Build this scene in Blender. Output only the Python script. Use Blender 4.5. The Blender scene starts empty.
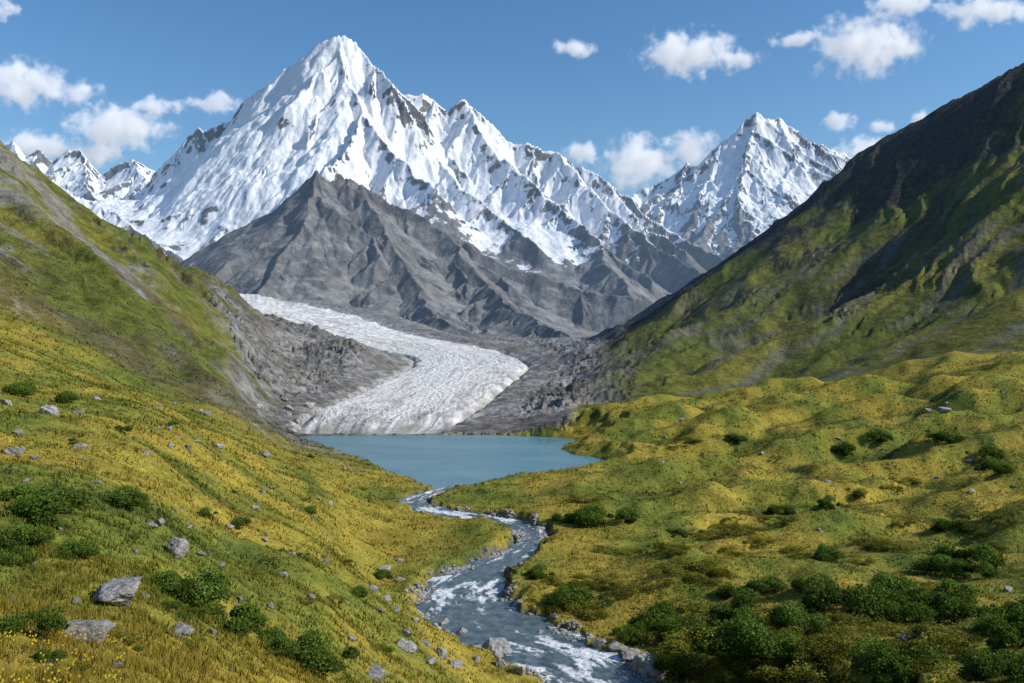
import bpy, numpy as np, math, random, time
from mathutils import Vector
T0=time.time()
F=853.333; CX=512.0; CY=341.5; ZC=40.0
rng=np.random.RandomState(7); random.seed(5)
scene=bpy.context.scene
scene.view_settings.view_transform='Standard'
scene.view_settings.look='None'
scene.view_settings.exposure=0

# ---------------------------------------------------------------- helpers
_t=rng.rand(256,256)*2*np.pi
GXT=np.cos(_t); GYT=np.sin(_t)
H1=rng.rand(256,256); H2=rng.rand(256,256)
def perlin(x,y,s=0):
    x=x+s*17.37; y=y+s*9.71
    xi=np.floor(x); yi=np.floor(y); xf=x-xi; yf=y-yi
    a=xi.astype(np.int64)&255; b=yi.astype(np.int64)&255; a1=(a+1)&255; b1=(b+1)&255
    u=xf*xf*xf*(xf*(xf*6-15)+10); v=yf*yf*yf*(yf*(yf*6-15)+10)
    n00=GXT[a,b]*xf+GYT[a,b]*yf; n10=GXT[a1,b]*(xf-1)+GYT[a1,b]*yf
    n01=GXT[a,b1]*xf+GYT[a,b1]*(yf-1); n11=GXT[a1,b1]*(xf-1)+GYT[a1,b1]*(yf-1)
    return 1.5*((n00*(1-u)+n10*u)*(1-v)+(n01*(1-u)+n11*u)*v)
def fbm(x,y,o=4,s=0,g=0.5):
    r=0; a=1; t=0
    for i in range(o):
        r=r+a*perlin(x,y,s+i*3.1); t+=a; a*=g; x=x*2.03; y=y*2.03
    return r/t
def ridged(x,y,o=4,s=0,g=0.5):
    r=0; a=1; t=0
    for i in range(o):
        r=r+a*(1-2*np.abs(perlin(x,y,s+i*3.1))); t+=a; a*=g; x=x*2.07; y=y*2.07
    return r/t
def sst(a,b,x):
    t=np.clip((x-a)/(b-a),0,1); return t*t*(3-2*t)
def pchip(xk,Y,xq):
    xk=np.asarray(xk,float); Y=np.asarray(Y,float)
    one=Y.ndim==1
    if one: Y=Y[:,None]
    h=np.diff(xk)[:,None]; dl=np.diff(Y,axis=0)/h
    m=np.zeros_like(Y)
    p=dl[:-1]*dl[1:]
    w1=2*h[1:]+h[:-1]; w2=h[1:]+2*h[:-1]
    with np.errstate(divide='ignore',invalid='ignore'):
        hm=(w1+w2)/(w1/dl[:-1]+w2/dl[1:])
    m[1:-1]=np.where(p>0,hm,0); m[0]=dl[0]; m[-1]=dl[-1]
    m=np.nan_to_num(m)
    i=np.clip(np.searchsorted(xk,xq)-1,0,len(xk)-2)
    t=np.clip((xq-xk[i])/h[i,0],0,1)[:,None]; hh=h[i]
    r=(2*t**3-3*t**2+1)*Y[i]+(t**3-2*t**2+t)*hh*m[i]+(-2*t**3+3*t**2)*Y[i+1]+(t**3-t**2)*hh*m[i+1]
    return r[:,0] if one else r
def gradxy(X,Y,Z):
    Xu,Xv=np.gradient(X); Yu,Yv=np.gradient(Y); Zu,Zv=np.gradient(Z)
    det=Xu*Yv-Xv*Yu
    det=np.where(np.abs(det)<1e-9,1e-9,det)
    return (Zu*Yv-Zv*Yu)/det,(Xu*Zv-Xv*Zu)/det
def erode(X,Y,Z,cell,amp,octs,mask,k=1.1,gain=0.5,branch=0.5,sat=0.25,g0=None):
    gx0,gy0=gradxy(X,Y,Z) if g0 is None else g0
    for o in range(octs):
        gx,gy=gradxy(X,Y,Z)
        gx=gx0*(1-branch)+gx*branch; gy=gy0*(1-branch)+gy*branch
        m=np.sqrt(gx*gx+gy*gy)+1e-6
        dx=-gy/m*k; dy=gx/m*k
        u=X/cell; v=Y/cell; ui=np.floor(u); vi=np.floor(v); uf=u-ui; vf=v-vi
        ai=ui.astype(np.int64); bi=vi.astype(np.int64)
        va=0; wt=0
        for i in (-1,0,1):
            for j in (-1,0,1):
                A=(ai+i+o*31)&255; B=(bi+j+o*57)&255
                px=uf-i-H1[A,B]; py=vf-j-H2[A,B]
                w=np.exp(-2.2*(px*px+py*py))
                va=va+w*np.cos(2*np.pi*(px*dx+py*dy)); wt=wt+w
        Z=Z+va/(wt+1e-6)*amp*mask*(m/(m+sat))
        cell*=0.5; amp*=gain
    return Z
def segdist(x,y,pts,vals):
    best=np.full(x.shape,1e9); bv=[np.zeros(x.shape) for _ in vals]
    for i in range(len(pts)-1):
        ax,ay=pts[i]; bx,by=pts[i+1]; dx=bx-ax; dy=by-ay
        t=np.clip(((x-ax)*dx+(y-ay)*dy)/(dx*dx+dy*dy+1e-9),0,1)
        d=np.hypot(x-ax-t*dx,y-ay-t*dy)
        m=d<best; best=np.where(m,d,best)
        for k in range(len(vals)):
            bv[k]=np.where(m,vals[k][i]+(vals[k][i+1]-vals[k][i])*t,bv[k])
    return best,bv
def inpoly(x,y,P):
    ins=np.zeros(x.shape,bool); n=len(P)
    for i in range(n):
        x1,y1=P[i]; x2,y2=P[(i+1)%n]
        c=((y1>y)!=(y2>y))&(x<(x2-x1)*(y-y1)/(y2-y1+1e-12)+x1)
        ins^=c
    return ins
def lake_pt(px,py):
    d=ZC*F/(py-CY); return ((px-CX)/F*d,d)
def new_mesh(name,V,faces_flat,nper,smooth=True):
    me=bpy.data.meshes.new(name)
    V=np.asarray(V,np.float32).reshape(-1,3); fl=np.asarray(faces_flat,np.int32).ravel()
    nf=len(fl)//nper
    me.vertices.add(len(V)); me.vertices.foreach_set('co',V.ravel())
    me.loops.add(len(fl)); me.loops.foreach_set('vertex_index',fl)
    me.polygons.add(nf)
    me.polygons.foreach_set('loop_start',np.arange(nf,dtype=np.int32)*nper)
    try: me.polygons.foreach_set('loop_total',np.full(nf,nper,np.int32))
    except Exception: pass
    if smooth: me.polygons.foreach_set('use_smooth',np.ones(nf,bool))
    me.update(calc_edges=True)
    return me
def grid_faces(nr,nc):
    i=np.arange(nr-1)[:,None]*nc+np.arange(nc-1)[None,:]
    return np.stack([i,i+1,i+nc+1,i+nc],-1).reshape(-1)
def attr_col(me,name,C):
    a=me.attributes.new(name,'FLOAT_COLOR','POINT')
    C=np.asarray(C,np.float32).reshape(-1,3)
    a.data.foreach_set('color',np.concatenate([C,np.ones((len(C),1),np.float32)],1).ravel())
def attr_f(me,name,v):
    a=me.attributes.new(name,'FLOAT','POINT'); a.data.foreach_set('value',np.asarray(v,np.float32).ravel())
def add_obj(name,me,mat=None,**props):
    ob=bpy.data.objects.new(name,me); scene.collection.objects.link(ob)
    if mat: me.materials.append(mat)
    for k,v in props.items(): ob[k]=v
    return ob
class NT:
    def __init__(s,tree): s.t=tree; s.n=tree.nodes; s.l=tree.links
    def add(s,typ,**kw):
        n=s.n.new(typ)
        for k,v in kw.items():
            if k.startswith('_'): setattr(n,k[1:],v)
            else: s.set(n.inputs[k],v)
        return n
    def set(s,inp,v):
        if isinstance(v,bpy.types.NodeSocket): s.l.new(v,inp)
        else: inp.default_value=v
    def math(s,op,a,b=0.0,c=None,clamp=False):
        n=s.n.new('ShaderNodeMath'); n.operation=op; n.use_clamp=clamp
        s.set(n.inputs[0],a); s.set(n.inputs[1],b)
        if c is not None: s.set(n.inputs[2],c)
        return n.outputs[0]
    def mix(s,f,a,b,blend='MIX'):
        n=s.n.new('ShaderNodeMix'); n.data_type='RGBA'; n.blend_type=blend
        s.set(n.inputs[0],f); s.set(n.inputs[6],a); s.set(n.inputs[7],b); return n.outputs[2]
    def noise(s,vec,scale,detail=4,rough=0.5,dist=0.0):
        n=s.n.new('ShaderNodeTexNoise'); s.set(n.inputs['Vector'],vec); n.inputs['Scale'].default_value=scale
        n.inputs['Detail'].default_value=detail; n.inputs['Roughness'].default_value=rough; n.inputs['Distortion'].default_value=dist
        return n.outputs[0]
    def ramp(s,x,a,b,lo=0.0,hi=1.0):
        n=s.n.new('ShaderNodeMapRange'); n.interpolation_type='SMOOTHSTEP'
        s.set(n.inputs[0],x); n.inputs[1].default_value=a; n.inputs[2].default_value=b
        n.inputs[3].default_value=lo; n.inputs[4].default_value=hi; return n.outputs[0]
def mat_new(name):
    m=bpy.data.materials.new(name); m.use_nodes=True; m.node_tree.nodes.clear(); return m,NT(m.node_tree)
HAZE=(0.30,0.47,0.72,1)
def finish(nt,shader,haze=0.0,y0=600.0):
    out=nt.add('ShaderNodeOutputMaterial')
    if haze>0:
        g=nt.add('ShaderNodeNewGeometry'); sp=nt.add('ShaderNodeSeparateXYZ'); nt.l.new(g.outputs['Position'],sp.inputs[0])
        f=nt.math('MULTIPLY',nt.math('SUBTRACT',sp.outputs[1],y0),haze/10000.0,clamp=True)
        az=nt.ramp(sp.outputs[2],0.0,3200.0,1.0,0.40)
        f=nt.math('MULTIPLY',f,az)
        e=nt.add('ShaderNodeEmission',Color=HAZE,Strength=0.9)  # distance haze painted into the material as blue emission, no real air
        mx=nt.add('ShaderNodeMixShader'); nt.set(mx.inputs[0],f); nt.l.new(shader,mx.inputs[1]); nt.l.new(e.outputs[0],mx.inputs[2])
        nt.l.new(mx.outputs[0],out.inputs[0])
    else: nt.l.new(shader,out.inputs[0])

# ---------------------------------------------------------------- terrain table
COLS={
-400:[(3,967),(10,690),(25,520),(45,440),(80,370),(120,330),(250,230),(400,100),(550,-20),(700,-50),(1000,50),(1500,150),(3000,260),(6000,330)],
-150:[(3,967),(10,735),(14,650),(25,565),(45,475),(80,405),(120,362),(170,325),(250,275),(400,160),(550,60),(700,60),(900,130),(1500,200),(3000,275),(6000,330)],
0:[(3,967),(10,775),(14,695),(25,602),(45,515),(80,435),(120,388),(170,350),(230,330),(300,290),(400,230),(480,190),(560,156),(650,158),(900,210),(1500,260),(3000,300),(6000,335)],
80:[(3,967),(10,800),(15,710),(25,620),(45,530),(80,455),(125,405),(175,377),(230,362),(300,330),(400,280),(500,240),(600,218),(720,228),(1000,265),(1500,280),(3000,310),(6000,335)],
150:[(3,967),(10,820),(15,735),(22,665),(40,572),(70,497),(120,436),(180,404),(240,396),(350,352),(480,300),(600,272),(680,266),(800,278),(1100,290),(2000,305),(3000,325),(6000,335)],
230:[(3,967),(12,830),(20,735),(30,670),(50,590),(90,520),(150,460),(230,425),(290,418),(400,400),(550,360),(700,327),(850,310),(950,314),(1300,320),(2000,310),(3000,330),(6000,335)],
300:[(3,967),(12,870),(20,775),(32,700),(60,600),(100,540),(160,490),(250,458),(330,441),(362,435),(420,418),(500,402),(650,378),(850,352),(1050,332),(1200,330),(1500,326),(2000,322),(3000,333),(6000,336)],
400:[(3,967),(12,890),(25,790),(45,715),(65,675),(85,636),(110,606),(132,590),(160,550),(188,520),(215,498),(260,471),(365,433.5),(450,415),(550,395),(680,368),(860,347),(950,348),(1200,348),(1600,340),(2500,338),(6000,337)],
500:[(3,967),(12,950),(20,870),(40,800),(70,735),(90,700),(107,658),(130,597),(170,537),(233,484),(365,433.5),(450,416),(600,396),(800,372),(1100,355),(1500,346),(2500,341),(6000,337)],
600:[(3,967),(20,880),(40,820),(70,765),(90,715),(110,655),(130,592),(160,545),(200,506),(240,480),(280,459),(310,440),(345,418),(380,406),(430,408),(500,402),(650,384),(820,362),(1000,347),(1250,345),(2000,342),(6000,337)],
700:[(3,967),(20,870),(40,820),(60,770),(80,715),(100,668),(130,594),(170,532),(220,488),(280,452),(340,418),(390,398),(430,398),(500,400),(600,380),(750,345),(900,310),(1050,279),(1300,290),(2500,330),(6000,337)],
850:[(3,967),(20,860),(40,800),(60,720),(75,688),(100,630),(140,565),(180,520),(230,476),(290,430),(350,398),(420,378),(480,380),(600,345),(750,288),(900,238),(1050,182),(1300,190),(2500,290),(6000,335)],
1024:[(3,967),(20,840),(40,770),(60,700),(80,652),(110,600),(150,545),(200,490),(260,432),(330,374),(380,352),(430,350),(550,300),(700,225),(850,150),(1000,80),(1300,90),(2500,280),(6000,330)],
1200:[(3,967),(20,800),(40,730),(80,620),(150,520),(200,460),(260,405),(330,350),(450,315),(650,195),(800,95),(1000,-5),(1300,30),(2500,270),(6000,330)],
1500:[(3,967),(20,760),(40,690),(80,580),(150,480),(260,375),(330,325),(450,275),(650,150),(800,20),(1000,-100),(1300,-40),(2500,260),(6000,330)]}
ck=sorted(COLS)
NC=1080; NR=1100
pxs=np.linspace(-300,1330,NC); ld=np.linspace(math.log(4.0),math.log(5000.0),NR); ds=np.exp(ld)
tab=np.stack([pchip(np.log([p[0] for p in COLS[c]]),[p[1] for p in COLS[c]],ld) for c in ck],0)
PYB=pchip(ck,tab,pxs).T
for _ in range(40):
    PYB[:,1:-1]=(PYB[:,:-2]+PYB[:,2:]+2*PYB[:,1:-1])/4
PX=np.broadcast_to(pxs,(NR,NC)); D=np.broadcast_to(ds[:,None],(NR,NC))
X=(PX-CX)/F*D; Y=D.copy(); Z=ZC-(PYB-CY)/F*D
near=sst(450,250,D)
rgt=sst(520,640,PX)
Z=Z+near*( fbm(X/7,Y/7,2,1)*0.40*sst(6,25,D)*(1-.3*rgt) + fbm(X/24,Y/24,3,2,.4)*(2.3-0.1*rgt)*sst(25,80,D)+fbm(X/45,Y/60,3,4)*3.0*sst(60,130,D)*sst(420,250,PX))
# terraces: broad mounds with crisp folds between them
fold=fbm((X+0.6*Y)/85,(Y-0.35*X)/38,3,6,.4)+0.14*fbm(X/18,Y/18,3,8)
mmask=sst(100,180,D)*sst(480,400,D)*sst(570,680,PX)
Z=Z+mmask*(np.sqrt(fold*fold+0.0010)*17.5-4.0+fbm(X/11,Y/11,3,10,.5)*0.8)
hum=np.maximum(0,fbm(X/3.0,Y/3.0,2,9))
Z=Z+near*hum*0.5*sst(10,40,D)*sst(160,80,D)
far=sst(330,620,D)
Z=Z+far*fbm(X/190,Y/190,5,5)*14*(0.5+0.5*sst(500,900,D))
rm=sst(560,680,PX)*sst(420,640,D)*sst(2500,1500,D); lm=sst(330,200,PX)*sst(230,400,D)*sst(2500,1500,D)
wxn=fbm(X/160,Y/160,4,14)*50
ub=-0.77*X-0.63*Y; vb=0.63*X-0.77*Y+wxn
Z=Z+rm*(ridged(vb/130,ub/700,4,15,.40)*28+ridged(vb/36,ub/300,3,16,.45)*3.4)
ua=0.85*X-0.5*Y; va_=0.5*X+0.85*Y+wxn
Z=Z+lm*(ridged(va_/95,ua/420,4,17,.42)*20+ridged(va_/30,ua/150,3,18,.45)*4.2+ridged(X/24,Y/24,3,19,.5)*1.0)
g0=gradxy(X,Y,Z)
Z=erode(X,Y,Z,90,3.2,3,far*np.maximum(rm,lm),k=1.0,gain=0.45,sat=0.2,g0=g0)
morain=sst(365,420,D)*sst(160,260,PX)*sst(700,560,PX)*sst(3500,2000,D)
Z=Z+morain*(ridged(X/60,Y/60,4,11,0.5)*7.0*sst(360,520,D)+ridged(X/16,Y/16,3,12,.5)*0.7)
g0=gradxy(X,Y,Z)
Z=erode(X,Y,Z,64,5.5,4,morain*sst(380,480,D),k=1.0,gain=0.42,sat=0.1,g0=g0)
# ---- lake
LP=[(443,489),(420,482),(400,474),(380,466.5),(355,456),(330,447.5),(312,441),(300,437.2),(330,436),(380,435.3),(430,435),(480,435.3),(530,436.4),(560,438),(576,440),(568,444),(556,449),(568,454),(590,457.5),(605,461),(585,465.5),(555,470),(520,475),(490,481),(460,488)]
LW=[lake_pt(*p) for p in LP]
def dens(P,n=6):
    o=[]
    for i in range(len(P)):
        a=P[i]; b=P[(i+1)%len(P)]
        for k in range(n):
            t=k/n; o.append((a[0]+(b[0]-a[0])*t,a[1]+(b[1]-a[1])*t))
    return o
sub=(D>180)&(D<460)&(PX>200)&(PX<760)
xs=X[sub]+fbm(X[sub]/14,Y[sub]/14,3,21)*2.5; ys=Y[sub]+fbm(X[sub]/14,Y[sub]/14,3,22)*3
ldist,_=segdist(xs,ys,LW+[LW[0]],[])
ins=inpoly(xs,ys,LW); ldist=np.where(ins,-ldist,ldist)
LD=np.full(Z.shape,1e3); LD[sub]=ldist
SE=[((447,487),(458,485)),((430,492),(450,490)),((407,499),(432,495)),((405,508),(424,504)),((436,516),(456,511)),((480,522),(504,518)),((512,530),(534,525)),((522,540),(543,534)),((502,553),(535,548)),((470,565),(520,561)),((438,580),(504,577)),((420,600),(500,592)),((430,625),(516,608)),((464,648),(560,630)),((524,672),(612,655)),((560,698),(668,690)),((620,745),(750,740)),((690,800),(830,800))]
SL=np.array([lake_pt(*a) for a,b in SE]); SR=np.array([lake_pt(*b) for a,b in SE])
tq=np.linspace(0,len(SE)-1,420)
def crv(P,q):
    k=np.clip(q.astype(int),0,len(P)-2); f=(q-k)[:,None]
    p1=P[k];p2=P[k+1];p0=P[np.maximum(k-1,0)];p3=P[np.minimum(k+2,len(P)-1)]
    return 0.5*(2*p1+(p2-p0)*f+(2*p0-5*p1+4*p2-p3)*f**2+(3*p1-p0-3*p2+p3)*f**3)
SLs=crv(SL,tq); SRs=crv(SR,tq); SC=(SLs+SRs)/2; SHW=np.hypot(*(SLs-SRs).T)/2
sub=(D>50)&(D<290)&(PX>230)&(PX<1100)
xs=X[sub]+fbm(X[sub]/5,Y[sub]/5,3,31)*3.0; ys=Y[sub]+fbm(X[sub]/5,Y[sub]/5,3,32)*3.0
sd,(shw,)=segdist(xs,ys,SC[::4],[SHW[::4]])
SD=np.full(Z.shape,1e3); SD[sub]=sd-shw
wd=np.minimum(LD,SD)
Z=np.maximum(Z,0.55+0.35*fbm(X/9,Y/9,3,41))
t1=np.maximum(SD-1.9,0); t2=np.maximum(LD-1.5,0)
bank=np.where(SD<LD, -0.7+2.3*sst(-0.6,1.7,SD)+t1*0.42+t1*t1*0.05, -1.5+1.9*sst(-2,2.2,LD)+t2*0.32+t2*t2*0.01)
bn=1+0.5*fbm(X/6,Y/6,2,43)
Z=np.where(wd<60,np.minimum(Z,bank*np.where(bank>0,bn,1)),Z)
# ---- glacier bed
GC=[(368,362,433,74),(372,392,426,82),(393,450,412,84),(430,600,392,76),(458,760,375,68),(470,900,365,63),(460,1030,357,60),(418,1230,348,76),(350,1430,338,96),(285,1700,325,115),(225,2100,312,140),(150,2700,297,150)]
gw=np.array([((a-CX)/F*d,d,ZC-(p-CY)/F*d,w/F*d) for a,d,p,w in GC])
G=crv(gw,np.linspace(0,len(GC)-1,700))
sub=(D>364)&(D<4000)&(PX>0)&(PX<720)
gd,(gz,ghw)=segdist(X[sub],Y[sub],[tuple(p) for p in G[::8,:2]],[G[::8,2],G[::8,3]])
r=gd/ghw+0.13*fbm(X[sub]/40,Y[sub]/40,5,45,.6); zz=Z[sub]
bed=gz-5
lateral=gz+ghw*0.04*sst(0.95,1.25,r)*sst(380,450,Y[sub])+fbm(X[sub]/25,Y[sub]/25,4,44)*4*sst(380,450,Y[sub])
zz=np.where(r<0.86,bed,zz)
k1=sst(0.86,1.0,r); k2=sst(1.04,1.9,r)
zz=np.where(r>=0.86,(bed*(1-k1)+lateral*k1)*(1-k2)+zz*k2,zz)
front=sst(364,380,Y[sub])
Z[sub]=Z[sub]*(1-front)+zz*front
GR=np.full(Z.shape,9.0); GR[sub]=np.where(Y[sub]>372,r,9.0)
PY=CY-(Z-ZC)/D*F
print('terrain',time.time()-T0)

# ---- colours of the ground
gx,gy=gradxy(X,Y,Z); SLP=np.hypot(gx,gy)
def L(c): return np.array(c)
def mixc(A,B,t): return A*(1-t[...,None])+B*t[...,None]
yel=L([0.285,0.220,0.034]); grn=L([0.138,0.155,0.024]); dgr=L([0.056,0.080,0.015]); olv=L([0.088,0.102,0.020])
brn=L([0.100,0.083,0.053]); gry=L([0.26,0.255,0.245]); drk=L([0.030,0.030,0.029])
n1=fbm(X/18,Y/26,5,51,.5); n2=fbm(X/60,Y/80,4,52); n3=fbm(X/5,Y/7,4,53,.6)
C=np.zeros(Z.shape+(3,))+grn
C=mixc(C,yel,sst(-0.30,0.38,n1+0.18*n3+0.5*n2+0.05))
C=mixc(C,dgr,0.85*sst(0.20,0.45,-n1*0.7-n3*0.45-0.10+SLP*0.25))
C=mixc(C,dgr*0.85,sst(0.085,0.0,np.abs(fold))*0.85*mmask)  # shade painted into the ground colour along the folds between mounds
C=mixc(C,L([0.12,0.11,0.09]),sst(0.8,0.0,wd+n3*1.6))
v1=fbm(X/70,Y/70,6,61,.62); v2=fbm(X/220,Y/220,4,62); v3=fbm(X/14,Y/14,4,64,.6)
Lf=sst(190,330,D)*sst(420,340,PX)
rL=ridged(va_/95,ua/420,4,17,.42)
CL=mixc(np.zeros_like(C)+olv,L([0.165,0.145,0.028]),sst(-0.2,0.35,v1+v2*.5+v3*.3))
CL=mixc(CL,L([0.042,0.053,0.014]),0.7*sst(0.08,0.33,v3+v1*.5-.05))
strk=ridged(va_/28,ua/150,4,63,.6)
CL=mixc(CL,brn*0.75,0.8*sst(0.10,0.36,v1*0.9-v2*0.5+SLP*0.12-0.14+strk*.2))
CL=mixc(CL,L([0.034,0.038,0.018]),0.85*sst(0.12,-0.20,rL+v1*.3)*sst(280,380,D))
rockL=sst(-0.35,0.35,(PX-240+(D-600)*0.03)/85+v1*1.2+v3*.5)*sst(250,380,D)
CL=mixc(CL,mixc(np.zeros_like(C)+brn,gry*0.75,sst(-.3,.3,v1+v3*.6)),rockL)
scr=sst(0.34,0.52,strk*0.7+v2*0.5+v3*.3)*sst(-.2,.2,v1+.05)
CL=mixc(CL,gry*0.7,scr*0.8)
C=mixc(C,CL,Lf)
Rf=sst(415,470,D+n1*20)*sst(520,600,PX)
rR=ridged(vb/130,ub/700,4,15,.40)
CR=mixc(np.zeros_like(C)+olv*0.95,L([0.165,0.150,0.028]),sst(-.2,.4,v1+v2*.4+v3*.2))
CR=mixc(CR,L([0.034,0.041,0.013]),0.5*sst(0.1,0.35,v3+v1*.4-.05))
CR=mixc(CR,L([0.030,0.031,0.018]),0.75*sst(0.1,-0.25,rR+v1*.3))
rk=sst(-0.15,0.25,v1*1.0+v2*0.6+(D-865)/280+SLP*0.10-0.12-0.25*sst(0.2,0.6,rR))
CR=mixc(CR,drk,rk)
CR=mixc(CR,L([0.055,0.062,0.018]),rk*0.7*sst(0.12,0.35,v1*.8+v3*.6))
strR=ridged(vb/30,ub/240,4,66,.55)
CR=mixc(CR,gry*0.45,0.7*sst(0.2,0.55,(540-D)/240+v1*0.9-0.4+strR*0.5)*sst(1000,780,PX))
CR=mixc(CR,gry*0.40,0.55*sst(0.5,0.72,strR+v1*.4)*sst(950,800,D))
CR=mixc(CR,gry*0.42,sst(650,560,PX+v1*60))
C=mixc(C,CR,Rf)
Mf=sst(0.5,1.2,(D-355+n3*8)/12)*sst(250,300,PX+v1*40)*np.where(D<440,sst(585,565,PX),sst(620,570,PX))
Mf=np.maximum(Mf,sst(1100,1300,D)*sst(200,260,PX)*sst(720,640,PX))
CM=mixc(np.zeros_like(C)+gry*0.85,L([0.15,0.14,0.125]),sst(-.3,.3,v1+n2+v3*.4))
CM=mixc(CM,L([0.42,0.41,0.39]),0.7*sst(1.12,0.92,GR+v3*0.25))
C=mixc(C,CM,Mf)
GRASS=(1-Lf*0.6)*(1-Rf)*(1-Mf)*sst(0.1,0.9,wd)
C=np.clip(C,0.004,1)
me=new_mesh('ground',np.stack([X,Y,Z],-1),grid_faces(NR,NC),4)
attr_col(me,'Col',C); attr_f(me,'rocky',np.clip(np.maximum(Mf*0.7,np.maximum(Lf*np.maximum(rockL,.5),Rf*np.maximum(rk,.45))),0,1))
m,nt=mat_new('ground_material')
tc=nt.add('ShaderNodeTexCoord'); ob=tc.outputs['Object']
ca=nt.add('ShaderNodeAttribute',_attribute_name='Col'); ra=nt.add('ShaderNodeAttribute',_attribute_name='rocky')
nA=nt.noise(ob,1.3,4,.65); nB=nt.noise(ob,0.14,6,.72); nC=nt.noise(ob,0.04,7,.65)
col=nt.mix(1.0,ca.outputs['Color'],nt.ramp(nA,.25,.75,0.7,1.3),'MULTIPLY')
colm=nt.mix(1.0,col,nt.ramp(nB,.3,.7,0.78,1.22),'MULTIPLY')
colr=nt.mix(1.0,col,nt.ramp(nB,.36,.64,0.5,1.45),'MULTIPLY')
col=nt.mix(ra.outputs['Fac'],colm,colr)
b1=nt.add('ShaderNodeBump',Strength=0.7,Distance=0.3,Height=nA)
hh=nt.math('MULTIPLY',nC,ra.outputs['Fac'])
b2=nt.add('ShaderNodeBump',Strength=1.0,Distance=10.0,Height=hh,Normal=b1.outputs[0])
b3=nt.add('ShaderNodeBump',Strength=0.7,Distance=1.5,Height=nB,Normal=b2.outputs[0])
p=nt.add('ShaderNodeBsdfPrincipled'); nt.set(p.inputs['Base Color'],col); p.inputs['Roughness'].default_value=0.95
p.inputs['Specular IOR Level'].default_value=0.1; nt.l.new(b3.outputs[0],p.inputs['Normal'])
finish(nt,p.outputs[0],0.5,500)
add_obj('ground',me,m,kind='structure',label='green valley floor and steep grassy mountainsides with grey moraine',category='ground')

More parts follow.
